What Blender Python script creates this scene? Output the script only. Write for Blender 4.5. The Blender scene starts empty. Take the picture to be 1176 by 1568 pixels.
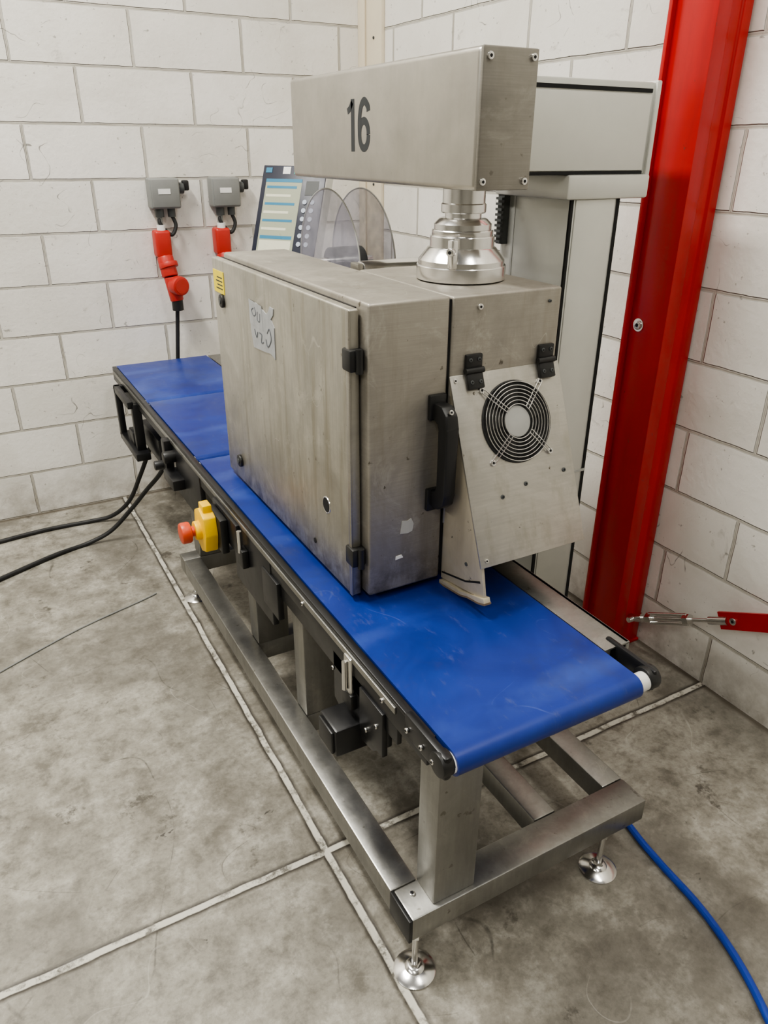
import bpy, bmesh, math
from mathutils import Matrix, Vector
C=bpy.context.scene
try: C.view_settings.look='AgX - Medium High Contrast'
except Exception: pass
# ------------------------------------------------------------------ materials
class N:
    def __init__(s,name):
        s.m=bpy.data.materials.new(name); s.m.use_nodes=True; s.t=s.m.node_tree
        s.b=s.t.nodes['Principled BSDF']; s.o=s.t.nodes['Material Output']
    def n(s,typ,ins=None,**kw):
        x=s.t.nodes.new(typ)
        for k,v in kw.items(): setattr(x,k,v)
        for k,v in (ins or {}).items(): s.set(x.inputs[k],v)
        return x
    def set(s,sock,v):
        if isinstance(v,bpy.types.NodeSocket): s.t.links.new(v,sock)
        else:
            if isinstance(v,tuple) and len(v)==3 and sock.type=='RGBA': v=v+(1,)
            sock.default_value=v
    def co(s): return s.n('ShaderNodeTexCoord').outputs['Object']
    def map(s,vec,scale=(1,1,1),loc=(0,0,0)):
        return s.n('ShaderNodeMapping',{'Vector':vec,'Scale':scale,'Location':loc}).outputs[0]
    def noise(s,vec,scale,detail=4,rough=.55,dist=0):
        return s.n('ShaderNodeTexNoise',{'Vector':vec,'Scale':scale,'Detail':detail,'Roughness':rough,'Distortion':dist}).outputs['Fac']
    def ramp(s,fac,stops):
        r=s.n('ShaderNodeValToRGB',{'Fac':fac}); e=r.color_ramp.elements
        while len(e)<len(stops): e.new(.5)
        for i,(p,c) in enumerate(stops):
            e[i].position=p; e[i].color=(c,c,c,1) if not isinstance(c,tuple) else c+(1,)
        return r.outputs['Color']
    def mix(s,fac,a,b,mode='MIX'):
        x=s.n('ShaderNodeMix',data_type='RGBA',blend_type=mode)
        s.set(x.inputs['Factor'],fac); s.set(x.inputs[6],a); s.set(x.inputs[7],b); return x.outputs[2]
    def math(s,op,a,b=0.0):
        x=s.n('ShaderNodeMath',operation=op); s.set(x.inputs[0],a); s.set(x.inputs[1],b)
        return x.outputs[0]
    def maprange(s,v,a,b,c=0.0,d=1.0):
        return s.n('ShaderNodeMapRange',{'Value':v,'From Min':a,'From Max':b,'To Min':c,'To Max':d}).outputs[0]
    def hair(s,vec,scale,width,mask,detail=1.5):
        # thin curvy scratch lines = iso-contours of a smooth noise, broken up by a mask
        f=s.math('ABSOLUTE',s.math('SUBTRACT',s.noise(vec,scale,detail,.4,.3),.5))
        return s.math('MULTIPLY',s.maprange(f,width,width*.3),mask)
    def bump(s,h,strength,dist=.01):
        s.set(s.b.inputs['Normal'],s.n('ShaderNodeBump',{'Height':h,'Strength':strength,'Distance':dist}).outputs[0])
    def P(s,**k):
        for a,v in k.items(): s.set(s.b.inputs[a.replace('_',' ')],v)
        return s

def simple(name,col,rough=.5,metal=0.0,var=.12,scale=25,emit=0):
    s=N(name); v=s.noise(s.co(),scale)
    d=tuple(c*(1-var) for c in col); l=tuple(min(1,c*(1+var)) for c in col)
    s.P(Base_Color=s.mix(v,d,l),Roughness=s.maprange(v,0,1,max(.02,rough-.08),rough+.08),Metallic=metal)
    if emit: s.P(Emission_Color=col,Emission_Strength=emit)
    return s.m
def steel(name,col=(.46,.44,.405),rough=.36,stretch=(4,4,120),blotch=.35,metal=.88,streak=.5,dirt=.5,bottom=None,hairs=True):
    s=N(name); co=s.co()
    st=s.noise(s.map(co,stretch),3,5,.6)
    bl=s.noise(co,4.5,7,.68,.6); sm=s.ramp(s.noise(co,17,5,.7),[(.35,0.0),(.75,1.0)])
    base=s.mix(s.maprange(bl,.32,.68),tuple(c*(1-blotch*.6) for c in col),tuple(min(1,c*(1+blotch*.4)) for c in col))
    base=s.mix(s.maprange(st,.3,.7,0,.4),base,tuple(c*.70 for c in col))
    dr=s.ramp(s.noise(s.map(co,(14,14,1.1)),2.2,6,.65),[(.50,0.0),(.68,1.0)])
    base=s.mix(s.math('MULTIPLY',dr,streak),base,(col[0]*.68,col[1]*.66,col[2]*.60))
    cl=s.ramp(s.noise(s.map(co,(1,1,1),(3,3,3)),7.5,8,.75,.9),[(.56,0.0),(.66,1.0)])
    base=s.mix(s.math('MULTIPLY',cl,streak*.6),base,(.60,.58,.52))
    if hairs:
        sh=s.hair(s.map(co,(2.2,2.2,.7)),6,.003,s.maprange(s.noise(co,5,4),.50,.62))
        base=s.mix(s.math('MULTIPLY',sh,streak*.55),base,(.72,.70,.64))
    sp=s.ramp(s.noise(co,42,4,.6),[(.675,0.0),(.72,1.0)])
    base=s.mix(s.math('MULTIPLY',sp,dirt),base,(.10,.085,.065))
    rgh=s.maprange(s.mix(.5,sm,st),0,1,rough-.08,rough+.16)
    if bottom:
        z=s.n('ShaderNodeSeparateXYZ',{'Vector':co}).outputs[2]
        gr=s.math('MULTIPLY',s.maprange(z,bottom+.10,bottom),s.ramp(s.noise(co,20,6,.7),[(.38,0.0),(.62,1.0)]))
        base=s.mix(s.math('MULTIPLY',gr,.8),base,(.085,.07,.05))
    s.P(Base_Color=base,Metallic=metal,Roughness=rgh)
    s.bump(st,.07,.002)
    return s.m
def wall_mat(name,axis,hoff,zoff):
    s=N(name); co=s.co(); sp=s.n('ShaderNodeSeparateXYZ',{'Vector':co})
    h=s.math('ADD',sp.outputs[axis],hoff); z=s.math('ADD',sp.outputs[2],zoff)
    wob=s.math('MULTIPLY',s.math('SUBTRACT',s.noise(co,14,3),.5),.006)
    v=s.n('ShaderNodeCombineXYZ',{'X':s.math('ADD',h,wob),'Y':s.math('ADD',z,wob)}).outputs[0]
    def brick(size,smooth):
        br=s.n('ShaderNodeTexBrick',{'Vector':v,'Scale':1.0,'Brick Width':.443,'Row Height':.197,'Mortar Size':size,'Mortar Smooth':smooth,'Bias':0.0,
            'Color1':(.83,.81,.765),'Color2':(.745,.725,.675),'Mortar':(.54,.52,.465)})
        br.offset=.5; br.offset_frequency=2; br.squash=1.0; return br
    br=brick(.0065,.4); fac=br.outputs['Fac']
    thin=brick(.0024,.6).outputs['Fac']
    c=br.outputs['Color']
    c=s.mix(s.math('MULTIPLY',thin,s.maprange(s.noise(co,5,5),.38,.6,.25,.9)),c,(.26,.24,.20))
    grime=s.ramp(s.noise(co,3.2,6,.6,.6),[(.42,0.0),(.75,.6)])
    c=s.mix(grime,c,(.60,.575,.51))
    scuff=s.ramp(s.noise(s.map(co,(1,1,1),(3,1,2)),6,9,.74,1.0),[(.62,0.0),(.70,.6)])
    c=s.mix(scuff,c,(.36,.34,.30))
    c=s.mix(s.hair(s.map(co,(1,1,1),(7,3,1)),9,.005,s.ramp(s.noise(co,4.5,4,.6),[(.58,0.0),(.64,.8)])),c,(.16,.15,.13))
    sc2=s.ramp(s.noise(s.map(co,(1,1,1.5),(2,2,2)),17,5,.65,.3),[(.68,0.0),(.72,.65)])
    c=s.mix(sc2,c,(.22,.21,.185))
    pit=s.ramp(s.noise(co,70,2,.5),[(.72,0.0),(.75,.6)]); c=s.mix(pit,c,(.30,.28,.25))
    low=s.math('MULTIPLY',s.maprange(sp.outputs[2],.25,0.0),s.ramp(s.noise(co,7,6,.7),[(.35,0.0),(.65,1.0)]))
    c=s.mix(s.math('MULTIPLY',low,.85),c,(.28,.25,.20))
    s.P(Base_Color=c,Roughness=.6)
    hgt=s.math('ADD',s.math('MULTIPLY',fac,-1.0),s.math('MULTIPLY',s.noise(co,45,5,.6),.25))
    s.bump(hgt,.9,.007)
    return s.m
def floor_mat():
    s=N('floor_concrete'); co=s.co(); sp=s.n('ShaderNodeSeparateXYZ',{'Vector':co})
    a=s.noise(co,1.5,8,.62,.5); b=s.noise(co,10,10,.74,.15); g=s.noise(co,85,3,.6); m=s.noise(co,28,6,.7)
    c=s.mix(s.maprange(a,.38,.62),(.205,.19,.158),(.315,.298,.252))
    c=s.mix(s.maprange(b,.50,.64,0,.65),c,(.46,.44,.385))
    c=s.mix(s.maprange(b,.48,.36,0,.8),c,(.115,.104,.083))
    c=s.mix(s.maprange(m,.52,.66,0,.5),c,(.12,.11,.088))
    c=s.mix(s.maprange(g,.48,.72,0,.35),c,(.10,.092,.075))
    st=s.ramp(s.noise(s.map(co,(1,1,1),(5,2,0)),5.5,10,.72,.1),[(.61,0.0),(.66,.85)])
    c=s.mix(st,c,(.065,.057,.045))
    sc=s.ramp(s.noise(s.map(co,(1,1.4,1),(1,4,0)),9,4,.6,.2),[(.71,0.0),(.725,.85)])
    c=s.mix(sc,c,(.04,.036,.03))
    wet=s.ramp(s.noise(s.map(co,(1,1,1),(2.6,.7,0)),1.9,6,.6,.2),[(.52,0.0),(.60,.45)])
    c=s.mix(wet,c,(.12,.11,.09))
    brk=s.maprange(s.noise(co,7,5,.7),.46,.62)
    c=s.mix(s.math('MULTIPLY',s.hair(s.map(co,(1,1,1),(3,1,0)),1.6,.0022,brk,1.0),.7),c,(.06,.055,.045))
    c=s.mix(s.math('MULTIPLY',s.hair(s.map(co,(1,1,1),(9,4,0)),2.6,.0020,brk,1.0),.6),c,(.07,.062,.05))
    c=s.mix(s.math('MULTIPLY',s.hair(s.map(co,(1,1,1),(1,8,0)),4.2,.0028,s.maprange(a,.48,.58),1.0),.45),c,(.48,.46,.41))
    wob=s.math('MULTIPLY',s.math('SUBTRACT',s.noise(co,6,5,.65),.5),.013)
    def dist(i,p): return s.math('ABSOLUTE',s.math('ADD',s.math('SUBTRACT',sp.outputs[i],p),wob))
    d=None
    for i,p in ((0,.487),(1,1.15),(0,-2.2),(0,-4.9),(1,-1.6),(1,-4.3)):
        q=dist(i,p); d=q if d is None else s.math('MINIMUM',d,q)
    dark=s.math('MULTIPLY',s.maprange(d,.019,.0105),s.maprange(s.noise(co,9,5,.7),.30,.50,.45,1))
    light=s.math('MULTIPLY',s.maprange(d,.0088,.0065),s.maprange(s.noise(co,18,6,.75),.38,.50,.1,1))
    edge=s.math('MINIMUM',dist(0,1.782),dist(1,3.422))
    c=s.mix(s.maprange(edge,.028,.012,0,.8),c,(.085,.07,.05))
    c=s.mix(dark,c,(.05,.043,.034)); c=s.mix(light,c,(.56,.54,.47))
    s.P(Base_Color=c,Roughness=s.maprange(b,.3,.7,.42,.65))
    s.bump(s.math('ADD',s.math('MULTIPLY',b,.5),s.math('MULTIPLY',s.maprange(d,.014,.004),-.8)),.35,.004)
    return s.m
def belt_mat():
    s=N('belt_blue_pvc'); co=s.co()
    a=s.noise(co,6,6,.6,.7)
    c=s.mix(s.maprange(a,.3,.7),(.006,.022,.17),(.009,.034,.24))
    for lx,ly,sc_,k in ((-.75,-.95,1.3,.35),(-.6,-2.9,1.2,.4)):
        w=s.n('ShaderNodeTexWave',{'Vector':s.map(co,(1,1,1),(lx,ly,0)),'Scale':sc_,'Distortion':2.5,'Detail':2.0,'Detail Scale':.8},wave_type='RINGS').outputs['Fac']
        m=s.math('MULTIPLY',s.ramp(w,[(.84,0.0),(1.0,1.0)]),s.maprange(s.noise(s.map(co,(1,1,1),(lx*3,ly,0)),4,5,.6),.44,.60))
        c=s.mix(s.math('MULTIPLY',m,k),c,(.055,.105,.36))
    c=s.mix(s.math('MULTIPLY',s.hair(co,4,.003,s.maprange(a,.50,.62)),.22),c,(.14,.19,.42))
    sc=s.ramp(s.noise(s.map(co,(3,1,1)),16,7,.75),[(.58,0.0),(.68,1.0)])
    c=s.mix(s.math('MULTIPLY',sc,.30),c,(.10,.12,.20))
    pt=s.ramp(s.noise(s.map(co,(1,1,1),(0,3.1,0)),5,5,.7),[(.54,0.0),(.68,1.0)])
    c=s.mix(s.math('MULTIPLY',pt,.35),c,(.030,.038,.085))
    s.P(Base_Color=c,Roughness=s.maprange(a,.3,.7,.33,.45))
    s.bump(s.noise(co,320,2),.05,.001)
    return s.m
def red_mat():
    s=N('red_paint'); co=s.co(); a=s.noise(co,7,6)
    c=s.mix(a,(.38,.008,.009),(.48,.014,.013))
    ch=s.ramp(s.noise(s.map(co,(1,1,.6)),26,6,.7),[(.66,0.0),(.69,1.0)])
    c=s.mix(s.math('MULTIPLY',ch,.8),c,(.12,.035,.03))
    du=s.ramp(s.noise(s.map(co,(6,6,.7)),4,6,.7),[(.5,0.0),(.75,.5)])
    c=s.mix(du,c,(.26,.012,.012))
    s.P(Base_Color=c,Roughness=.3); return s.m
def acrylic():
    s=N('clear_acrylic'); t=s.t; v=s.noise(s.co(),30,4)
    s.P(Base_Color=(.42,.41,.46),Roughness=.15)
    tr=s.n('ShaderNodeBsdfTransparent',{'Color':(.88,.88,.91)})
    mx=s.n('ShaderNodeMixShader',{0:s.maprange(v,.3,.7,.20,.38)})
    t.links.new(tr.outputs[0],mx.inputs[1]); t.links.new(s.b.outputs[0],mx.inputs[2]); t.links.new(mx.outputs[0],s.o.inputs[0]); return s.m

STEEL=steel('brushed_steel',(.44,.42,.38),.36,(4,4,130),.4,.88,.5,.6)
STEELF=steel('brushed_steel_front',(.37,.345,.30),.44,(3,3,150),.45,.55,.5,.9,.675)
STEELE=steel('brushed_steel_end_shaded',(.29,.275,.245),.38,(3,3,150),.3,.75,.25,.4,None,False)  # arm steel darkened: shade of the end face put into its colour
STEELH=steel('brushed_steel_arm',(.46,.44,.40),.34,(60,3,3),.2,.9,.15,.1,None,False)
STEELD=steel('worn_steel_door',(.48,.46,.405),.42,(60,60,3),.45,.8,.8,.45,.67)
PANEL=steel('fan_panel_steel',(.53,.51,.465),.38,(4,4,60),.35,.8,.5,1.0)
TUBE=steel('steel_tube',(.34,.335,.315),.34,(30,30,3),.4,.88,.3,.5)
CHROME=simple('polished_steel',(.70,.69,.67),.20,1.0,.05)
ALU=simple('anodised_aluminium',(.58,.58,.54),.42,.5,.05)
ALUC=simple('column_cover_aluminium',(.56,.565,.53),.38,.5,.06)
BLACK=simple('black_plastic',(.014,.014,.014),.42)
BLKM=simple('black_painted_metal',(.011,.011,.012),.35)
RUB=simple('black_rubber',(.016,.016,.016),.55)
DARK=simple('dark_void',(.006,.006,.006),.8)
GREYB=simple('grey_switch_box',(.22,.225,.215),.5)
GREYD=simple('dark_grey_plastic',(.07,.075,.075),.5)
REDP=simple('red_plug_plastic',(.46,.03,.02),.4)
ORANGE=simple('orange_red_button',(.60,.075,.025),.4)
YEL=simple('yellow_plastic',(.85,.52,.005),.4)
YEL2=simple('yellow_sticker',(.85,.68,.03),.5)
CREAM=steel('cream_aged_metal',(.54,.48,.36),.48,(5,5,5),.4,0.25,.35,1.0)
RUST=simple('rusty_edge',(.20,.15,.10),.7,0.2,.4,60)
CREAMT=simple('cream_trim_paint',(.70,.63,.49),.6,0,.08,8)
TAPE=simple('grey_tape',(.34,.35,.36),.42,0,.3,45)
WHITE=simple('white_plastic',(.75,.75,.73),.4)
HUB=simple('grey_hub',(.40,.40,.38),.45)
HOSE=simple('blue_hose',(.010,.045,.32),.35)
INK=simple('black_ink',(.02,.024,.028),.5)
INKF=simple('faded_ink',(.09,.10,.12),.5)
SCREEN=simple('display_panel',(.34,.36,.27),.3,0,.03,5,.03)
SCRB=simple('display_blue',(.05,.20,.32),.3,0,.05,5,.04)
SCRG=simple('display_green',(.03,.36,.30),.3,0,.05,5,.05)
NAVY=simple('navy_bezel',(.008,.011,.028),.4)
KEY=simple('key_grey',(.42,.47,.55),.4)
FIELD=simple('display_field',(.60,.60,.48),.3,0,.03,5,.05)
RED=red_mat(); BELT=belt_mat(); ACR=acrylic()

# ------------------------------------------------------------------ geometry helpers
TM=Matrix.Identity(4)
def group(name,loc):
    e=bpy.data.objects.new(name,None); e.location=loc; e.empty_display_size=.05
    C.collection.objects.link(e); return e
def fin(p,name,bm,mat,smooth=False):
    bm.transform(TM); bmesh.ops.recalc_face_normals(bm,faces=bm.faces)
    me=bpy.data.meshes.new(name); bm.to_mesh(me); bm.free(); me.materials.append(mat)
    if smooth:
        for f in me.polygons: f.use_smooth=True
        try: me.set_sharp_from_angle(angle=math.radians(30))
        except Exception: pass
    o=bpy.data.objects.new(name,me); C.collection.objects.link(o)
    if p: o.parent=p; o.matrix_parent_inverse=Matrix.Translation(-p.location)
    return o
def box(p,name,a,b,mat,bev=.0025,seg=2):
    bm=bmesh.new(); bmesh.ops.create_cube(bm,size=1)
    for v in bm.verts:
        for i in range(3): v.co[i]=a[i] if v.co[i]<0 else b[i]
    if bev: bmesh.ops.bevel(bm,geom=bm.edges[:],offset=min(bev,.45*min(abs(b[i]-a[i]) for i in range(3))),segments=seg,affect='EDGES',profile=.5)
    return fin(p,name,bm,mat,True)
def prism(p,name,pts,axis,lo,hi,mat,bev=0,smooth=False):
    bm=bmesh.new()
    def mk(q,h): return {0:(h,q[0],q[1]),1:(q[0],h,q[1]),2:(q[0],q[1],h)}[axis]
    A=[bm.verts.new(mk(q,lo)) for q in pts]; B=[bm.verts.new(mk(q,hi)) for q in pts]
    n=len(pts); bm.faces.new(A); bm.faces.new(B[::-1])
    for i in range(n): bm.faces.new((A[i],A[(i+1)%n],B[(i+1)%n],B[i]))
    if bev: bmesh.ops.bevel(bm,geom=bm.edges[:],offset=bev,segments=2,affect='EDGES',profile=.5)
    return fin(p,name,bm,mat,smooth or bool(bev))
def cyl(p,name,a,b,r,mat,r2=None,seg=32,bev=0):
    a=Vector(a);b=Vector(b);d=b-a
    bm=bmesh.new(); bmesh.ops.create_cone(bm,cap_ends=True,segments=seg,radius1=r,radius2=r if r2 is None else r2,depth=d.length)
    if bev:
        es=[e for e in bm.edges if abs(e.verts[0].co.z-e.verts[1].co.z)<1e-6]
        bmesh.ops.bevel(bm,geom=es,offset=bev,segments=2,affect='EDGES',profile=.5)
    bm.transform(Matrix.Translation((a+b)/2)@d.to_track_quat('Z','Y').to_matrix().to_4x4())
    return fin(p,name,bm,mat,True)
def lathe(p,name,c,prof,mat,seg=64):
    bm=bmesh.new(); rings=[]
    for r,z in prof:
        rings.append([bm.verts.new((c[0]+r*math.cos(2*math.pi*i/seg),c[1]+r*math.sin(2*math.pi*i/seg),z)) for i in range(seg)])
    for k in range(len(rings)-1):
        for i in range(seg):
            j=(i+1)%seg; bm.faces.new((rings[k][i],rings[k][j],rings[k+1][j],rings[k+1][i]))
    bm.faces.new(rings[0]); bm.faces.new(rings[-1])
    return fin(p,name,bm,mat,True)
def torus(p,name,c,R,r,mat,seg=48,axis='Z'):
    bm=bmesh.new(); V=[]
    for i in range(seg):
        t=2*math.pi*i/seg; row=[]
        for j in range(8):
            u=2*math.pi*j/8; q=((R+r*math.cos(u))*math.cos(t),(R+r*math.cos(u))*math.sin(t),r*math.sin(u))
            if axis=='X': q=(q[2],q[0],q[1])
            if axis=='Y': q=(q[0],q[2],q[1])
            row.append(bm.verts.new((c[0]+q[0],c[1]+q[1],c[2]+q[2])))
        V.append(row)
    for i in range(seg):
        for j in range(8):
            bm.faces.new((V[i][j],V[(i+1)%seg][j],V[(i+1)%seg][(j+1)%8],V[i][(j+1)%8]))
    return fin(p,name,bm,mat,True)
def catmull(pts,k=10):
    P=[Vector(q) for q in pts]; S=[]
    for i in range(len(P)-1):
        a=P[max(i-1,0)];b=P[i];c=P[i+1];d=P[min(i+2,len(P)-1)]
        for j in range(k):
            t=j/k; S.append(.5*((2*b)+(-a+c)*t+(2*a-5*b+4*c-d)*t*t+(-a+3*b-3*c+d)*t**3))
    return S+[P[-1]]
def tube(p,name,pts,r,mat,dense=False):
    S=[Vector(q) for q in pts] if dense else catmull(pts); bm=bmesh.new(); rows=[]; up=Vector((0,0,1)); prev=None
    for i,q in enumerate(S):
        t=(S[min(i+1,len(S)-1)]-S[max(i-1,0)]).normalized()
        x=prev-t*prev.dot(t) if prev else (up.cross(t) if abs(t.z)<.9 else Vector((1,0,0)).cross(t))
        x.normalize(); prev=x; y=t.cross(x)
        rows.append([bm.verts.new(q+r*(math.cos(2*math.pi*j/12)*x+math.sin(2*math.pi*j/12)*y)) for j in range(12)])
    for i in range(len(rows)-1):
        for j in range(12): bm.faces.new((rows[i][j],rows[i][(j+1)%12],rows[i+1][(j+1)%12],rows[i+1][j]))
    bm.faces.new(rows[0]); bm.faces.new(rows[-1])
    return fin(p,name,bm,mat,True)
def stroke(p,name,pts,w,h,mat,smooth=True):
    S=catmull([(a,b,0) for a,b in pts]) if smooth else [Vector((a,b,0)) for a,b in pts]
    bm=bmesh.new(); rows=[]
    for i,q in enumerate(S):
        t=(S[min(i+1,len(S)-1)]-S[max(i-1,0)]).normalized(); nrm=Vector((-t.y,t.x,0))*w/2
        rows.append([bm.verts.new(q+nrm),bm.verts.new(q-nrm),bm.verts.new(q-nrm+Vector((0,0,h))),bm.verts.new(q+nrm+Vector((0,0,h)))])
    for i in range(len(rows)-1):
        for j in range(4): bm.faces.new((rows[i][j],rows[i][(j+1)%4],rows[i+1][(j+1)%4],rows[i+1][j]))
    bm.faces.new(rows[0]); bm.faces.new(rows[-1])
    return fin(p,name,bm,mat)
def screw(p,name,c,n,r,mat,h=.004):
    c=Vector(c);n=Vector(n).normalized(); cyl(p,name,c-n*.001,c+n*h,r,mat,seg=16,bev=r*.2)
    cyl(p,name+'_socket',c+n*h*.9,c+n*(h+.0006),r*.45,DARK,seg=6)

# ------------------------------------------------------------------ room
box(None,'floor',(-6,-5,-.1),(1.78,3.42,0),floor_mat(),0)
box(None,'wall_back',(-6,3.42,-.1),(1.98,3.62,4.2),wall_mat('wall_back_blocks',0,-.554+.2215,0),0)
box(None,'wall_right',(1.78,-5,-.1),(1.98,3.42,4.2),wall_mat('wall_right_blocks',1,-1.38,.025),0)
ADDWALL=simple('added_wall_grey',(.36,.35,.32),.7,0,.15,2)  # darker tone for the added walls, gives the steel something to reflect
box(None,'added_wall_left',(-6.2,-5,-.1),(-6,3.62,4.2),ADDWALL,0)  # out of view, added to vary reflections and block side ambient
box(None,'added_wall_front',(-6.2,-5.2,-.1),(1.98,-5,4.2),ADDWALL,0)  # likewise unseen, added to cut world light from the front
t=group('trim_1',(1.76,3.3,0))
box(t,'joint_cover',(1.762,3.225,0),(1.78,3.42,4.2),CREAMT,.003)
box(t,'cover_rib',(1.752,3.36,0),(1.762,3.42,4.2),CREAMT,.003)
for i,z in enumerate((1.35,1.92)): screw(t,'screw_%d'%i,(1.762,3.29,z),(-1,0,0),.006,GREYD)

# ------------------------------------------------------------------ conveyor
g=group('belt_conveyor',(.75,2.0,0))
XL,XR=.521,.912; ZT=.66
def stadium(y0,y1,zt,r,n=10):
    pts=[];zc=zt-r
    for i in range(n+1):
        a=math.pi/2+math.pi*i/n; pts.append((y0+r+r*math.cos(a),zc+r*math.sin(a)))
    for i in range(n+1):
        a=-math.pi/2+math.pi*i/n; pts.append((y1-r+r*math.cos(a),zc+r*math.sin(a)))
    return pts
for i,(a,b) in enumerate(((.695,2.095),(2.10,2.735),(2.74,3.32))):
    prism(g,'belt_%d'%i,stadium(a,b,ZT if i<2 else ZT-.002,.023),0,XL,XR,BELT,0,True)
    for j,y in enumerate((a+.0235,b-.0235)):
        cyl(g,'roller_%d_%d'%(i,j),(XL-.012,y,ZT-.023),(XR+.03,y,ZT-.023),.018,WHITE,bev=.002)
box(g,'left_rail',(.503,.76,.600),(.516,3.30,.650),BLKM,.002)
box(g,'left_rail_lip',(.503,.76,.648),(.5195,3.30,.657),BLKM,.0015)
box(g,'left_rail_wear_strip',(.4995,.86,.632),(.5035,3.28,.646),TUBE,.001)
box(g,'left_nose_plate',(.500,.705,.614),(.516,.83,.661),BLKM,.006)
cyl(g,'left_nose_cap',(.496,.722,.638),(.519,.722,.638),.022,BLACK,bev=.003)
for i,y in enumerate((.735,.77,.815,.90,1.25)): screw(g,'nose_screw_%d'%i,(.499,y,.634),(-1,0,0),.005,CHROME)
box(g,'right_rail',(.922,.80,.60),(.934,3.30,.655),TUBE,.002)
box(g,'right_top_strip',(.918,.80,.652),(.982,3.30,.657),TUBE,.0015)
box(g,'right_rail_flange',(.972,.80,.60),(.982,3.30,.657),TUBE,.002)
box(g,'right_nose_plate',(.945,.705,.617),(.957,.83,.662),BLKM,.006)
cyl(g,'right_nose_cap',(.936,.722,.638),(.962,.722,.638),.023,BLACK,bev=.003)
screw(g,'right_nose_screw',(.962,.722,.638),(1,0,0),.007,CHROME)
box(g,'slider_bed',(.53,.76,.618),(.905,3.28,.632),TUBE,.001)
box(g,'side_plate_near',(.506,.86,.560),(.516,1.40,.645),BLKM,.002)
prism(g,'side_plate_bracket',[(.90,.60),(1.12,.60),(1.12,.48),(1.05,.45),(.95,.47),(.90,.52)],0,.506,.520,BLKM,.003)
box(g,'drive_box_near',(.452,1.00,.435),(.545,1.075,.500),BLKM,.006)
box(g,'drive_box_cap',(.446,1.007,.441),(.453,1.068,.494),BLACK,.003)
box(g,'drive_box_strap',(.498,.90,.50),(.510,.99,.60),BLKM,.002)
for i,(y,z) in enumerate(((.92,.56),(.96,.52),(1.10,.57))): screw(g,'bracket_screw_%d'%i,(.498,y,z),(-1,0,0),.005,CHROME)
box(g,'latch_plate',(.495,1.02,.550),(.505,1.050,.640),CHROME,.004)
cyl(g,'latch_loop',(.490,1.035,.565),(.490,1.035,.63),.005,CHROME)
box(g,'latch_base',(.493,1.016,.522),(.507,1.055,.557),BLACK,.003)
box(g,'side_plate_mid',(.500,1.45,.455),(.516,1.72,.64),BLKM,.003)
box(g,'side_plate_step',(.496,1.40,.50),(.512,1.50,.60),BLKM,.003)
box(g,'switch_bracket',(.490,1.66,.55),(.502,1.86,.635),BLKM,.003)
cyl(g,'latch_lever',(.485,1.62,.58),(.485,1.62,.64),.006,CHROME)
box(g,'latch_lever_base',(.482,1.60,.54),(.50,1.64,.59),BLACK,.003)
box(g,'side_plate_far',(.500,2.02,.47),(.516,2.30,.64),BLKM,.003)
box(g,'cross_clamp',(.462,2.20,.52),(.51,2.32,.555),BLKM,.004)
cyl(g,'clamp_knob',(.462,2.30,.60),(.505,2.30,.60),.02,BLACK,bev=.004)
box(g,'clamp_post',(.478,2.34,.50),(.505,2.38,.64),BLKM,.004)
cyl(g,'clamp_knob_far',(.455,2.42,.53),(.505,2.42,.53),.016,BLACK,bev=.003)
for nm,a,b in (('bracket_top',(.465,3.08,.600),(.515,3.11,.632)),('bracket_post_a',(.465,3.08,.42),(.490,3.11,.632)),
    ('bracket_bottom',(.465,2.80,.405),(.52,3.11,.435)),('bracket_post_b',(.480,2.84,.43),(.515,2.87,.62)),('bracket_bar',(.465,2.84,.604),(.488,3.11,.632))):
    box(g,nm,a,b,BLKM,.004)
box(g,'bracket_block',(.48,2.90,.435),(.52,2.98,.49),BLKM,.005)
box(g,'junction_box',(.54,2.74,.40),(.64,3.02,.50),BLKM,.006)
box(g,'junction_box_hanger',(.57,2.86,.49),(.60,2.90,.62),BLKM,.003)
z0,z1=.12,.18
box(g,'base_tube_left',(.50,.866,z0),(.56,2.36,z1),TUBE,.004)
box(g,'base_tube_right',(1.06,.866,z0),(1.12,2.36,z1),TUBE,.004)
box(g,'base_tube_middle',(.86,.866,z0),(.92,1.40,z1),TUBE,.004)
box(g,'base_cross_near',(.506,.79,z0),(1.12,.865,z1),TUBE,.004)
box(g,'base_cross_near_cap',(.498,.789,z0-.001),(.5065,.866,z1+.001),BLACK,.002)
box(g,'base_cross_far',(.50,2.36,z0),(1.12,2.42,z1),TUBE,.004)
box(g,'base_cross_b',(.56,1.41,z0),(1.06,1.47,z1),TUBE,.004)
box(g,'base_cross_c',(.56,1.765,z0),(1.06,1.825,z1),TUBE,.004)
for i,y in enumerate((.80,1.41,1.762,2.36)):
    box(g,'leg_%d'%i,(.558,y,z1),(.655,y+.065,.622),TUBE,.004)
    box(g,'leg_head_%d'%i,(.53,y+.005,.585),(.92,y+.05,.618),TUBE,.003)
box(g,'leg_brace_right',(.86,1.41,z1),(.92,1.47,.60),TUBE,.004)
for i,(x,y) in enumerate(((.524,.806),(1.018,.806),(.535,2.39),(1.05,2.39))):
    lathe(g,'foot_%d'%i,(x,y),[(.042,0),(.043,.004),(.037,.008),(.020,.0125),(.016,.017),(.011,.019)],CHROME,40)
    cyl(g,'foot_stem_%d'%i,(x,y,.015),(x,y,.122),.0065,CHROME)
    cyl(g,'foot_nut_%d'%i,(x,y,.106),(x,y,.119),.012,CHROME,seg=6)
    cyl(g,'foot_nut_low_%d'%i,(x,y,.019),(x,y,.029),.011,CHROME,seg=6)
screw(g,'weld_stud',(.535,.84,z1),(0,0,1),.006,CHROME)

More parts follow.
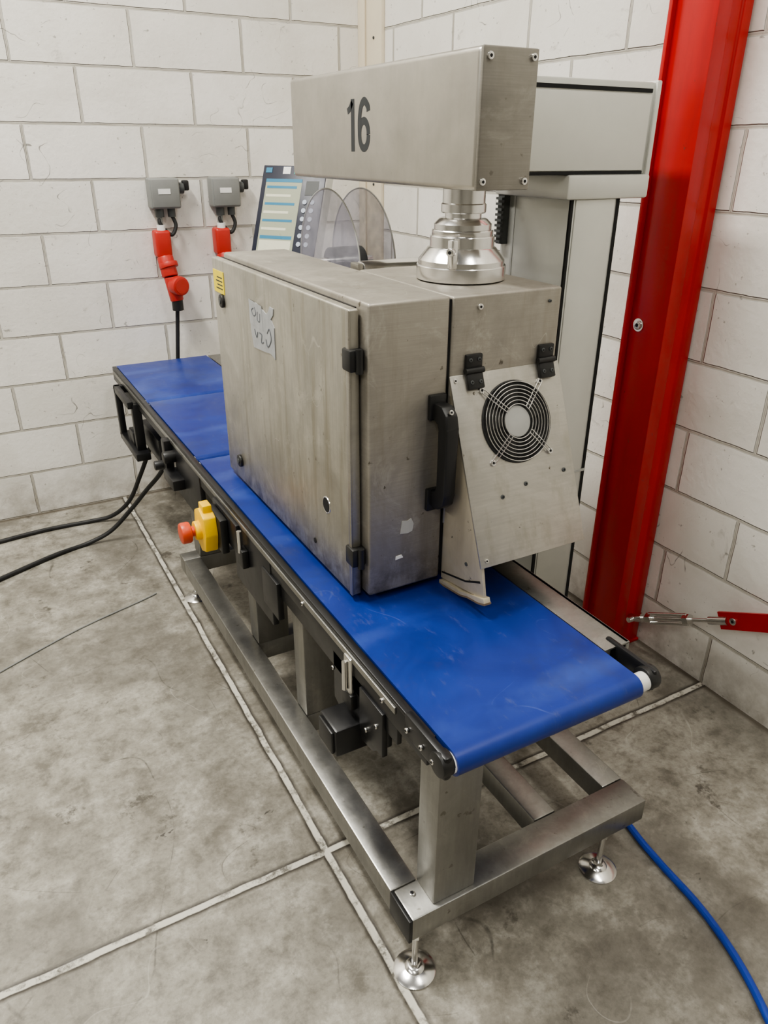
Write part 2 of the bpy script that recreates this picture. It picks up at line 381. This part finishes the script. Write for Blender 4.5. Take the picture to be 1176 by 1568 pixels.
# emergency stop
e=group('emergency_stop_button',(.46,1.79,.56))
prism(e,'yellow_housing',[(1.745,.575),(1.76,.525),(1.80,.51),(1.84,.53),(1.85,.575),(1.84,.62),(1.80,.64),(1.755,.625)],0,.433,.468,YEL,.004)
box(e,'housing_tab_top',(.440,1.775,.625),(.465,1.815,.652),YEL,.003)
box(e,'rear_box',(.468,1.725,.525),(.4895,1.845,.625),BLACK,.005)
cyl(e,'collar',(.418,1.80,.575),(.436,1.80,.575),.026,YEL,bev=.003)
cyl(e,'button_stem',(.405,1.80,.575),(.42,1.80,.575),.014,ORANGE)
cyl(e,'mushroom_button',(.380,1.80,.575),(.408,1.80,.575),.029,ORANGE,bev=.006)

# ------------------------------------------------------------------ cabinet
k=group('stainless_equipment_cabinet',(.8,1.5,.675))
BX0,BX1,BY0,BY1,BZ0,BZ1=.602,.770,1.145,1.93,.678,1.262
box(k,'cabinet_body',(BX0,BY0,BZ0),(BX1,BY1,BZ1),STEELF,.006,3)
box(k,'door_gasket',(.598,1.19,.69),(.603,1.94,1.25),RUB,0)
box(k,'door',(.578,1.172,.672),(.5985,1.955,1.250),STEELD,.004,3)
box(k,'door_edge_fold',(.576,1.170,.674),(.5795,1.182,1.248),STEEL,.001)
for i,z in enumerate((1.162,.765)):
    box(k,'hinge_%d'%i,(.572,1.158,z-.020),(.602,1.192,z+.020),BLACK,.004)
    cyl(k,'hinge_pin_%d'%i,(.590,1.156,z-.022),(.590,1.156,z+.022),.007,BLACK)
for i,(y,z) in enumerate(((1.885,1.151),(1.845,.732))):
    cyl(k,'lock_%d'%i,(.570,y,z),(.579,y,z),.017,BLACK,bev=.003); cyl(k,'lock_slot_%d'%i,(.568,y,z),(.5715,y,z),.007,GREYD)
box(k,'warning_sticker',(.5765,1.865,1.168),(.5785,1.945,1.222),YEL2,0)
for j in range(4): box(k,'sticker_line_%d'%j,(.5762,1.875,1.178+.009*j),(.5768,1.925-.01*(j%2),1.181+.009*j),INK,0)
TP=[(1.535,1.080),(1.56,1.088),(1.60,1.084),(1.67,1.080),(1.682,1.12),(1.678,1.15),(1.683,1.182),(1.64,1.186),(1.61,1.180),(1.575,1.172),(1.562,1.180),(1.552,1.192),(1.532,1.190),(1.535,1.176),(1.550,1.165),(1.532,1.150)]
prism(k,'tape_label',TP,0,.5762,.5784,TAPE)
prism(k,'tape_strip_second',[(1.60,1.130),(1.683,1.133),(1.684,1.188),(1.602,1.184)],0,.5758,.5763,TAPE)
TM=Matrix(((0,0,-1,.5757),(-1,0,0,0),(0,1,0,0),(0,0,0,1)))
for i,S_ in enumerate(([(-1.655,1.172),(-1.668,1.165),(-1.655,1.155),(-1.640,1.162),(-1.648,1.175)],[(-1.63,1.168),(-1.632,1.15),(-1.618,1.148),(-1.615,1.166)],
    [(-1.655,1.125),(-1.645,1.108),(-1.635,1.122)],[(-1.625,1.122),(-1.61,1.12),(-1.615,1.102),(-1.60,1.105)],[(-1.575,1.13),(-1.56,1.142),(-1.552,1.12),(-1.575,1.10),(-1.585,1.115)])): stroke(k,'label_writing_%d'%i,S_,.0022,.0004,INKF)
TM=Matrix.Identity(4)
cyl(k,'cable_hole',(.5765,1.288,.831),(.5785,1.288,.831),.016,DARK)
torus(k,'cable_hole_rim',(.578,1.288,.831),.017,.0018,CHROME,32,'X')
cyl(k,'small_hole',(.5765,1.355,.716),(.5785,1.355,.716),.006,DARK)
FX0,FX1,FY1=.776,1.03,1.52
box(k,'fan_section_seam',(.768,1.150,.69),(.778,1.50,1.255),DARK,0)
box(k,'fan_section_body',(FX0,BY0,.80),(FX1,FY1,BZ1-.002),STEELF,.005,3)
box(k,'fan_section_skirt',(FX0+.01,1.16,.69),(FX1,FY1,.80),STEELF,.003)
prism(k,'cheek_left',[(1.15,.672),(1.15,1.10),(1.139,1.10),(1.012,.775),(.995,.705),(1.01,.698)],0,.778,.784,CREAM,.001)
prism(k,'cheek_left_lip',[(1.15,.668),(1.12,.676),(1.07,.680),(1.03,.694),(.993,.706),(.988,.695),(1.01,.687),(1.045,.681),(1.07,.672),(1.15,.659)],0,.774,.790,CREAM,.001)
prism(k,'cheek_lip_edge',[(1.15,.661),(1.07,.674),(1.045,.683),(1.01,.689),(.988,.697),(.987,.693),(1.01,.685),(1.045,.679),(1.07,.670),(1.15,.657)],0,.7735,.7905,RUST)
prism(k,'cheek_gap',[(1.146,.690),(1.06,.712),(1.012,.735),(1.010,.731),(1.06,.708),(1.146,.686)],0,.7772,.7785,DARK)
cyl(k,'cheek_rivet',(.776,1.06,.75),(.779,1.06,.75),.004,GREYD)
prism(k,'cheek_right',[(1.15,.74),(1.15,1.10),(1.139,1.10),(1.025,.80),(1.04,.76)],0,1.018,1.024,CREAM,.001)
TM=Matrix(((1,0,0,.909),(0,.371,-.928,1.1035),(0,.928,.371,1.016),(0,0,0,1)))
box(k,'fan_panel',(-.136,-.268,-.004),(.127,.106,0),PANEL,.001)
cyl(k,'fan_opening',(0,0,-.001),(0,0,.0012),.079,DARK,seg=64)
torus(k,'fan_opening_rim',(0,0,.001),.080,.002,BLACK,64)
cyl(k,'fan_hub',(0,0,.001),(0,0,.006),.031,HUB,seg=40,bev=.002)
for i in range(5):
    a=2*math.pi*i/5
    prism(k,'fan_blade_%d'%i,[(.028*math.cos(a),.028*math.sin(a)),(.072*math.cos(a+.1),.072*math.sin(a+.1)),(.074*math.cos(a+.75),.074*math.sin(a+.75)),(.028*math.cos(a+.7),.028*math.sin(a+.7))],2,.0012,.002,BLACK)
for i in range(7): torus(k,'guard_ring_%d'%i,(0,0,.010),.034+i*.0073,.0009,CHROME,56)
for i in range(4):
    a=math.pi/4+i*math.pi/2
    for s in (-1,1):
        px=-math.sin(a)*s*.004;py=math.cos(a)*s*.004
        cyl(k,'guard_spoke_%d_%d'%(i,s+1),(math.cos(a)*.033+px,math.sin(a)*.033+py,.012),(math.cos(a)*.098+px,math.sin(a)*.098+py,.004),.0012,CHROME,seg=8)
    screw(k,'guard_screw_%d'%i,(math.cos(a)*.100,math.sin(a)*.100,0),(0,0,1),.0065,CHROME)
for i,(x,y) in enumerate(((-.125,.096),(-.121,-.255),(.10,-.115),(-.06,-.14),(.0,-.125))): screw(k,'panel_screw_%d'%i,(x,y,0),(0,0,1),.0045,GREYD if i>1 else CHROME,.002)
for i,x in enumerate((-.084,.090)):
    box(k,'flap_hinge_%d'%i,(x-.019,.075,0),(x+.019,.108,.009),BLACK,.003)
    cyl(k,'flap_hinge_pin_%d'%i,(x-.021,.110,.008),(x+.021,.110,.008),.006,BLACK)
    for j,dx in enumerate((-.010,.010)): screw(k,'flap_hinge_screw_%d_%d'%(i,j),(x+dx,.088,.009),(0,0,1),.004,GREYD,.002)
TM=Matrix.Identity(4)
for i,x in enumerate((.825,.999)):
    box(k,'body_hinge_%d'%i,(x-.019,1.137,1.120),(x+.019,1.146,1.152),BLACK,.003)
    for j,dx in enumerate((-.010,.010)): screw(k,'hinge_screw_%d_%d'%(i,j),(x+dx,1.137,1.142),(0,-1,0),.004,GREYD,.002)
screw(k,'body_screw_a',(.835,1.145,1.238),(0,-1,0),.006,CHROME); screw(k,'body_screw_b',(1.00,1.145,1.235),(0,-1,0),.003,GREYD)
hb=[(1.146,1.07),(1.110,1.07),(1.092,1.055),(1.088,1.03),(1.088,.895),(1.094,.872),(1.112,.858),(1.146,.858),(1.146,.888),(1.118,.892),(1.112,.905),(1.112,1.022),(1.118,1.036),(1.146,1.040)]
prism(k,'grip_handle',hb,0,.735,.762,BLACK,.0035)
box(k,'grip_foot_top',(.728,1.136,1.035),(.765,1.147,1.085),BLACK,.003); box(k,'grip_foot_bottom',(.728,1.136,.845),(.765,1.147,.893),BLACK,.003)
screw(k,'grip_screw',(.746,1.094,1.062),(0,-1,.4),.005,CHROME)
prism(k,'torn_label',[(.672,.805),(.690,.803),(.700,.806),(.703,.822),(.697,.835),(.688,.831),(.676,.833)],1,1.1440,1.1455,HUB)
prism(k,'torn_label_small',[(.662,.748),(.68,.75),(.676,.757),(.663,.756)],1,1.1440,1.1455,WHITE)
box(k,'applicator_plate',(.80,1.50,.95),(.83,2.08,1.225),STEEL,.003)
cyl(k,'web_roller',(.83,1.62,1.235),(1.00,1.62,1.235),.028,CHROME,bev=.003)
box(k,'web_roller_arm',(.815,1.60,1.20),(.83,1.64,1.26),STEEL,.003)

# neck
nk=group('swivel_neck_mount',(.905,1.315,1.262)); c=(.905,1.315)
lathe(nk,'flange_base',c,[(.088,1.2615),(.0905,1.263),(.0905,1.288),(.0895,1.2895)],CHROME,80)
lathe(nk,'flange_taper',c,[(.087,1.2895),(.087,1.299),(.085,1.3015),(.069,1.3215),(.066,1.3235)],CHROME,80)
lathe(nk,'clamp_ring_low',c,[(.062,1.3215),(.0645,1.323),(.0645,1.343),(.0635,1.3445)],CHROME,80)
lathe(nk,'clamp_ring_mid',c,[(.060,1.343),(.0612,1.3455),(.0612,1.354),(.060,1.3555)],CHROME,80)
lathe(nk,'clamp_ring_top',c,[(.055,1.354),(.057,1.356),(.057,1.366),(.048,1.375),(.044,1.377)],CHROME,80)
lathe(nk,'upper_shaft',c,[(.036,1.372),(.036,1.394)],CHROME)
lathe(nk,'upper_collar',c,[(.043,1.386),(.0445,1.388),(.0445,1.402),(.042,1.404),(.042,1.4295)],CHROME,80)
box(nk,'clamp_lug',(.835,1.245,1.290),(.849,1.262,1.343),CHROME,.003)
screw(nk,'clamp_bolt',(.838,1.248,1.322),(-1,-.6,0),.008,CHROME,.012)

# arm
ar=group('overhead_steel_housing',(.91,1.6,1.43))
box(ar,'housing_shell',(.850,1.205,1.4305),(.970,2.045,1.657),STEELH,.010,4)
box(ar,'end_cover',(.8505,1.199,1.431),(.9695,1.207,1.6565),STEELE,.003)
for i,(x,z) in enumerate(((.864,1.641),(.957,1.643),(.862,1.446),(.956,1.446))): screw(ar,'cover_screw_%d'%i,(x,1.199,z),(0,-1,0),.0065,CHROME)
TM=Matrix(((0,0,-1,.8502),(-1,0,0,1.655),(0,1,0,1.545),(0,0,0,1)))
stroke(ar,'digit_one_stem',[(-.032,-.053),(-.032,.052)],.0165,.0006,INK,False)
stroke(ar,'digit_one_flag',[(-.034,.046),(-.045,.034),(-.058,.028)],.013,.0006,INK)
loop=[(.022+.021*math.cos(t),-.019+.027*math.sin(t)) for t in [2*math.pi*i/14 for i in range(15)]]
stroke(ar,'digit_six_bowl',loop,.0155,.0006,INK)
stroke(ar,'digit_six_sweep',[(.001,-.022),(.001,.010),(.009,.036),(.024,.046),(.040,.036),(.043,.026)],.0155,.0007,INK)
TM=Matrix.Identity(4)

# column
cl=group('aluminium_support_column',(1.33,1.5,0))
box(cl,'column_profile',(1.258,1.40,.012),(1.405,1.655,1.40),ALUC,.004)
box(cl,'column_slot_front_left',(1.256,1.398,.02),(1.264,1.404,1.396),DARK,0)
box(cl,'column_slot_front_right',(1.396,1.3985,.02),(1.406,1.404,1.396),DARK,0)
box(cl,'column_face_strip',(1.270,1.397,.02),(1.390,1.402,1.396),ALU,.002)
box(cl,'column_seam',(1.270,1.396,.705),(1.405,1.3975,.712),HUB,0)
box(cl,'column_side_slot',(1.2565,1.60,.02),(1.259,1.607,1.396),HUB,0)
box(cl,'gear_rack',(1.240,1.625,1.28),(1.258,1.650,1.40),GREYD,0)
for i in range(9): box(cl,'rack_tooth_%d'%i,(1.233,1.625,1.283+i*.0127),(1.241,1.650,1.289+i*.0127),GREYD,0)
box(cl,'base_plate',(1.20,1.34,0),(1.47,1.72,.013),STEEL,.003)
box(cl,'carriage',(1.235,1.39,1.396),(1.485,1.66,1.448),ALU,.006)
box(cl,'beam_profile',(.971,1.40,1.448),(1.480,1.62,1.636),ALUC,.004)
box(cl,'beam_face',(.971,1.397,1.456),(1.462,1.402,1.612),ALU,.002)
box(cl,'beam_slot_top',(.971,1.3975,1.615),(1.462,1.401,1.623),DARK,0)
box(cl,'beam_slot_bottom',(.971,1.3975,1.448),(1.462,1.401,1.455),DARK,0)
box(cl,'beam_end_cap',(1.471,1.394,1.444),(1.485,1.625,1.640),ALU,.003)

# reels
r=group('label_reel_disc',(.98,2.0,1.2))
for i,x in enumerate((.925,1.030)):
    cyl(r,'disc_%d'%i,(x,2.0,1.205),(x+.004,2.0,1.205),.195,ACR,seg=96)
    torus(r,'disc_rim_%d'%i,(x+.002,2.0,1.205),.195,.0022,HUB,96,'X')
cyl(r,'spindle',(.828,2.0,1.205),(1.06,2.0,1.205),.018,CHROME)
cyl(r,'core',(.93,2.0,1.205),(1.03,2.0,1.205),.045,GREYD,bev=.003)

# HMI
h=group('touchscreen_control_panel',(1.09,2.75,0))
TM=Matrix(((.64,.325,-.698,1.095),(-.77,.270,-.58,2.70),(0,.909,.4226,1.282),(0,0,0,1)))
W,H=.130,.178
box(h,'housing',(-W,-H,-.06),(W,H,-.004),ALU,.008,3)
box(h,'bezel',(-W+.003,-H+.003,-.005),(W-.003,H-.003,.001),NAVY,.002)
box(h,'screen',(-W+.022,-H+.02,.0005),(W-.092,H-.052,.0018),SCREEN,0)
box(h,'screen_header',(-W+.022,H-.064,.0017),(W-.092,H-.052,.0022),SCRB,0)
for i in range(6): box(h,'screen_field_%d'%i,(-W+.029,.092-.03*i,.0017),(W-.110-.02*(i%2),.101-.03*i,.0022),FIELD if i%2 else SCRB,0)
box(h,'screen_window',(-W+.029,-.14,.0017),(W-.102,-.095,.0022),FIELD,0); box(h,'screen_window_blue',(-W+.029,-.090,.0017),(W-.102,-.078,.0022),SCRB,0)
box(h,'brand_plate',(-.045,H-.034,.0008),(-.015,H-.008,.002),WHITE,0); box(h,'brand_plate_green',(.0,H-.034,.0008),(.05,H-.008,.002),SCRG,0)
box(h,'brand_plate_left',(-W+.015,H-.03,.0008),(-W+.04,H-.012,.002),SCRB,0)
for i in range(6):
    for j in range(2): cyl(h,'key_%d_%d'%(i,j),(W-.070+.030*j,.045-.030*i,.0005),(W-.070+.030*j,.045-.030*i,.004),.0085,KEY,seg=16)
box(h,'display_window_small',(W-.075,.07,.0005),(W-.025,.12,.002),GREYD,0)
TM=Matrix.Identity(4)
cyl(h,'tilt_arm',(1.13,2.74,1.24),(1.19,2.82,1.10),.018,STEEL)
cyl(h,'stand_pole',(1.19,2.82,.01),(1.19,2.82,1.13),.022,STEEL)
cyl(h,'stand_base',(1.19,2.82,0),(1.19,2.82,.014),.13,STEEL,bev=.003)

# wall switches and plugs
for n,x in enumerate((.824,1.084)):
    s=group('wall_power_switch',(x,3.38,1.2))
    box(s,'switch_box',(x-.062,3.352,1.268),(x+.062,3.42,1.385),GREYB,.008,3)
    box(s,'switch_cover',(x-.056,3.345,1.274),(x+.056,3.353,1.380),GREYB,.004)
    box(s,'rating_label',(x-.03,3.3435,1.325),(x+.02,3.3455,1.345),WHITE,0)
    cyl(s,'rotary_shaft',(x+.06,3.385,1.345),(x+.085,3.385,1.345),.022,GREYD,bev=.003)
    box(s,'rotary_lever',(x+.080,3.372,1.335),(x+.108,3.398,1.375),BLACK,.006)
    cyl(s,'gland_a',(x-.025,3.385,1.235),(x-.025,3.385,1.268),.018,GREYD); cyl(s,'gland_b',(x+.025,3.385,1.235),(x+.025,3.385,1.268),.016,GREYD)
    tube(s,'loop_cable',[(x-.025,3.385,1.24),(x-.03,3.375,1.21),(x+.01,3.37,1.165),(x+.035,3.375,1.20),(x+.025,3.385,1.24)],.008,RUB)
    cyl(s,'cable_sheath',(x-.028,3.385,1.16),(x-.028,3.385,1.24),.012,GREYB)
    box(s,'wall_plug_red',(x-.062,3.350,1.075),(x+.004,3.42,1.185),REDP,.012,3)
    cyl(s,'plug_collar',(x-.028,3.375,1.180),(x-.028,3.375,1.205),.018,WHITE)
    cyl(s,'plug_socket',(x-.028,3.37,1.08),(x-.020,3.345,1.00),.034,REDP,bev=.005)
    cyl(s,'plug_socket_ring',(x-.022,3.357,1.055),(x-.019,3.350,1.035),.040,REDP,bev=.003)
    if n==0:
        cyl(s,'connector_body',(x-.015,3.345,1.0),(x-.005,3.335,.90),.033,REDP,r2=.028,bev=.004)
        cyl(s,'connector_face',(x-.005,3.335,.965),(x+.01,3.290,.965),.040,REDP,bev=.006)
        cyl(s,'connector_face_inner',(x+.010,3.290,.965),(x+.0105,3.2885,.965),.030,REDP)
        cyl(s,'connector_gland',(x-.005,3.335,.905),(x-.005,3.335,.860),.024,BLACK)
        tube(s,'connector_cable',[(x-.005,3.345,.87),(x-.012,3.355,.78),(x-.03,3.36,.60),(x-.05,3.375,.35),(x-.04,3.38,.15),(x-.10,3.38,.009)],.009,RUB)

# cables: the machine ends hang from the junction box, the rest lies on the floor
cb=group('black_power_cable',(-.3,3.0,0))
for nm,pts in (('a',[(.575,2.99,.43),(.55,3.01,.36),(.51,3.06,.24),(.46,3.12,.11),(.39,3.18,.03),(.30,3.21,.0095),(.12,3.215,.0095),(-.07,3.19,.0095),(-.6,3.10,.0095),(-1.4,3.12,.0095),(-2.6,3.0,.0095)]),
               ('b',[(.585,2.79,.42),(.55,2.83,.33),(.50,2.90,.24),(.44,2.95,.15),(.35,2.99,.05),(.25,3.00,.0095),(.12,2.96,.0095),(-.09,2.86,.0095),(-.5,2.66,.0095),(-1.3,2.5,.0095),(-2.6,2.6,.0095)])):
    S=catmull(pts); i0=next(i for i,q in enumerate(S) if q.x<.425)
    tube(g,'machine_cable_'+nm,S[:i0+1],.009,RUB,True)
    tube(cb,'cable_'+nm,S[i0:],.009,RUB,True)
tc=group('thin_grey_cord',(-.1,2.2,0))
tube(tc,'cord',[(.41,2.485,.003),(.35,2.46,.003),(.117,2.378,.003),(-.137,2.25,.003),(-.4,2.10,.003),(-.9,2.05,.003)],.0028,GREYB)
bh=group('blue_air_hose',(1.1,.5,0))
tube(bh,'hose',[(1.25,1.30,.010),(1.215,1.05,.010),(1.165,.848,.010),(1.150,.74,.010),(1.140,.62,.010),(1.11,.50,.010),(1.056,.38,.010),(.95,.18,.010),(.85,-.1,.010)],.0085,HOSE)

# red post and brace
rp=group('red_steel_post',(1.70,1.48,0))
prof=[(1.655,1.42),(1.700,1.42),(1.704,1.428),(1.738,1.428),(1.742,1.42),(1.772,1.42),(1.772,1.555),(1.655,1.555)]
prism(rp,'post_profile',prof,2,.008,4.0,RED,.002)
box(rp,'post_inner_flange',(1.640,1.545,.008),(1.657,1.557,4.0),RED,.002)
box(rp,'base_plate',(1.635,1.414,0),(1.776,1.58,.010),RED,.002)
screw(rp,'post_bolt',(1.655,1.512,1.056),(-1,0,0),.013,CHROME,.008)
cyl(rp,'bolt_washer',(1.6545,1.512,1.056),(1.652,1.512,1.056),.018,CHROME)
tb=group('diagonal_brace_turnbuckle',(1.72,1.1,.3))
A=Vector((1.705,1.405,.120)); B=Vector((1.735,1.09,.285)); D=(B-A).normalized()
cyl(tb,'clevis',A,A+D*.05,.014,CHROME); cyl(tb,'clevis_pin',A+D*.02+Vector((-.03,0,0)),A+D*.02+Vector((.03,0,0)),.009,CHROME)
cyl(tb,'rod',A+D*.04,B-D*.05,.006,CHROME)
for s_ in (-1,1):
    off=Vector((0,.45,.89))*.014*s_; cyl(tb,'turnbuckle_side_%d'%(s_+1),A+D*.08+off,A+D*.22+off,.006,CHROME)
cyl(tb,'turnbuckle_end_a',A+D*.07,A+D*.09,.018,CHROME,seg=6); cyl(tb,'turnbuckle_end_b',A+D*.21,A+D*.23,.018,CHROME,seg=6)
cyl(tb,'eye',B-D*.06,B-D*.0,.013,CHROME)
E=B+D*.95
X=Vector((1,0,0)); U=D.cross(X).normalized()
bm=bmesh.new(); vs=[]
for q in (B-D*.03,E):
    q=q.copy(); q.x=1.738
    for a_ in (-.004,.004):
        for b_ in (-.026,.026): vs.append(bm.verts.new(q+X*a_+U*b_))
for f in ((0,1,3,2),(4,5,7,6),(0,1,5,4),(2,3,7,6),(0,2,6,4),(1,3,7,5)): bm.faces.new([vs[i] for i in f])
fin(tb,'red_strap',bm,RED)
q=B+D*.02; q.x=1.734; screw(tb,'strap_bolt',q,(-1,0,0),.011,CHROME,.006)

# ------------------------------------------------------------------ light
def area(name,loc,rot,sx,sy,p,col):
    l=bpy.data.lights.new(name,'AREA'); l.shape='RECTANGLE'; l.size=sx; l.size_y=sy; l.energy=p; l.color=col
    o=bpy.data.objects.new(name,l); o.location=loc; o.rotation_euler=rot; C.collection.objects.link(o)
W1=(1,.97,.90)
area('ceiling_light_a',(-.5,2.1,3.9),(0,0,0),.3,1.4,148,W1)
area('ceiling_light_b',(-1.2,-1.8,3.9),(0,0,0),.3,1.8,62,W1)
area('ceiling_light_c',(-4.0,0,3.9),(0,0,0),.35,3.5,135,W1)
area('ceiling_light_d',(1.15,.1,3.9),(0,0,0),.3,1.2,38,W1)
w=bpy.data.worlds.new('hall_ambient'); C.world=w; w.use_nodes=True
w.node_tree.nodes['Background'].inputs[0].default_value=(1,.97,.92,1); w.node_tree.nodes['Background'].inputs[1].default_value=.21
# ------------------------------------------------------------------ camera
cd=bpy.data.cameras.new('camera'); cam=bpy.data.objects.new('camera',cd); C.collection.objects.link(cam)
cd.sensor_fit='VERTICAL'; cd.sensor_height=36; cd.lens=1145.2/1568*36; cd.clip_start=.02
Mr=Matrix(((.8757,-.4828,.0053),(-.2072,-.3856,-.8991),(.4361,.7862,-.4377)))
Rm=Matrix((Mr[0],-Mr[1],-Mr[2])).transposed()
cam.matrix_world=Matrix.Translation((0,0,1.5))@Rm.to_quaternion().to_matrix().to_4x4()
C.camera=cam
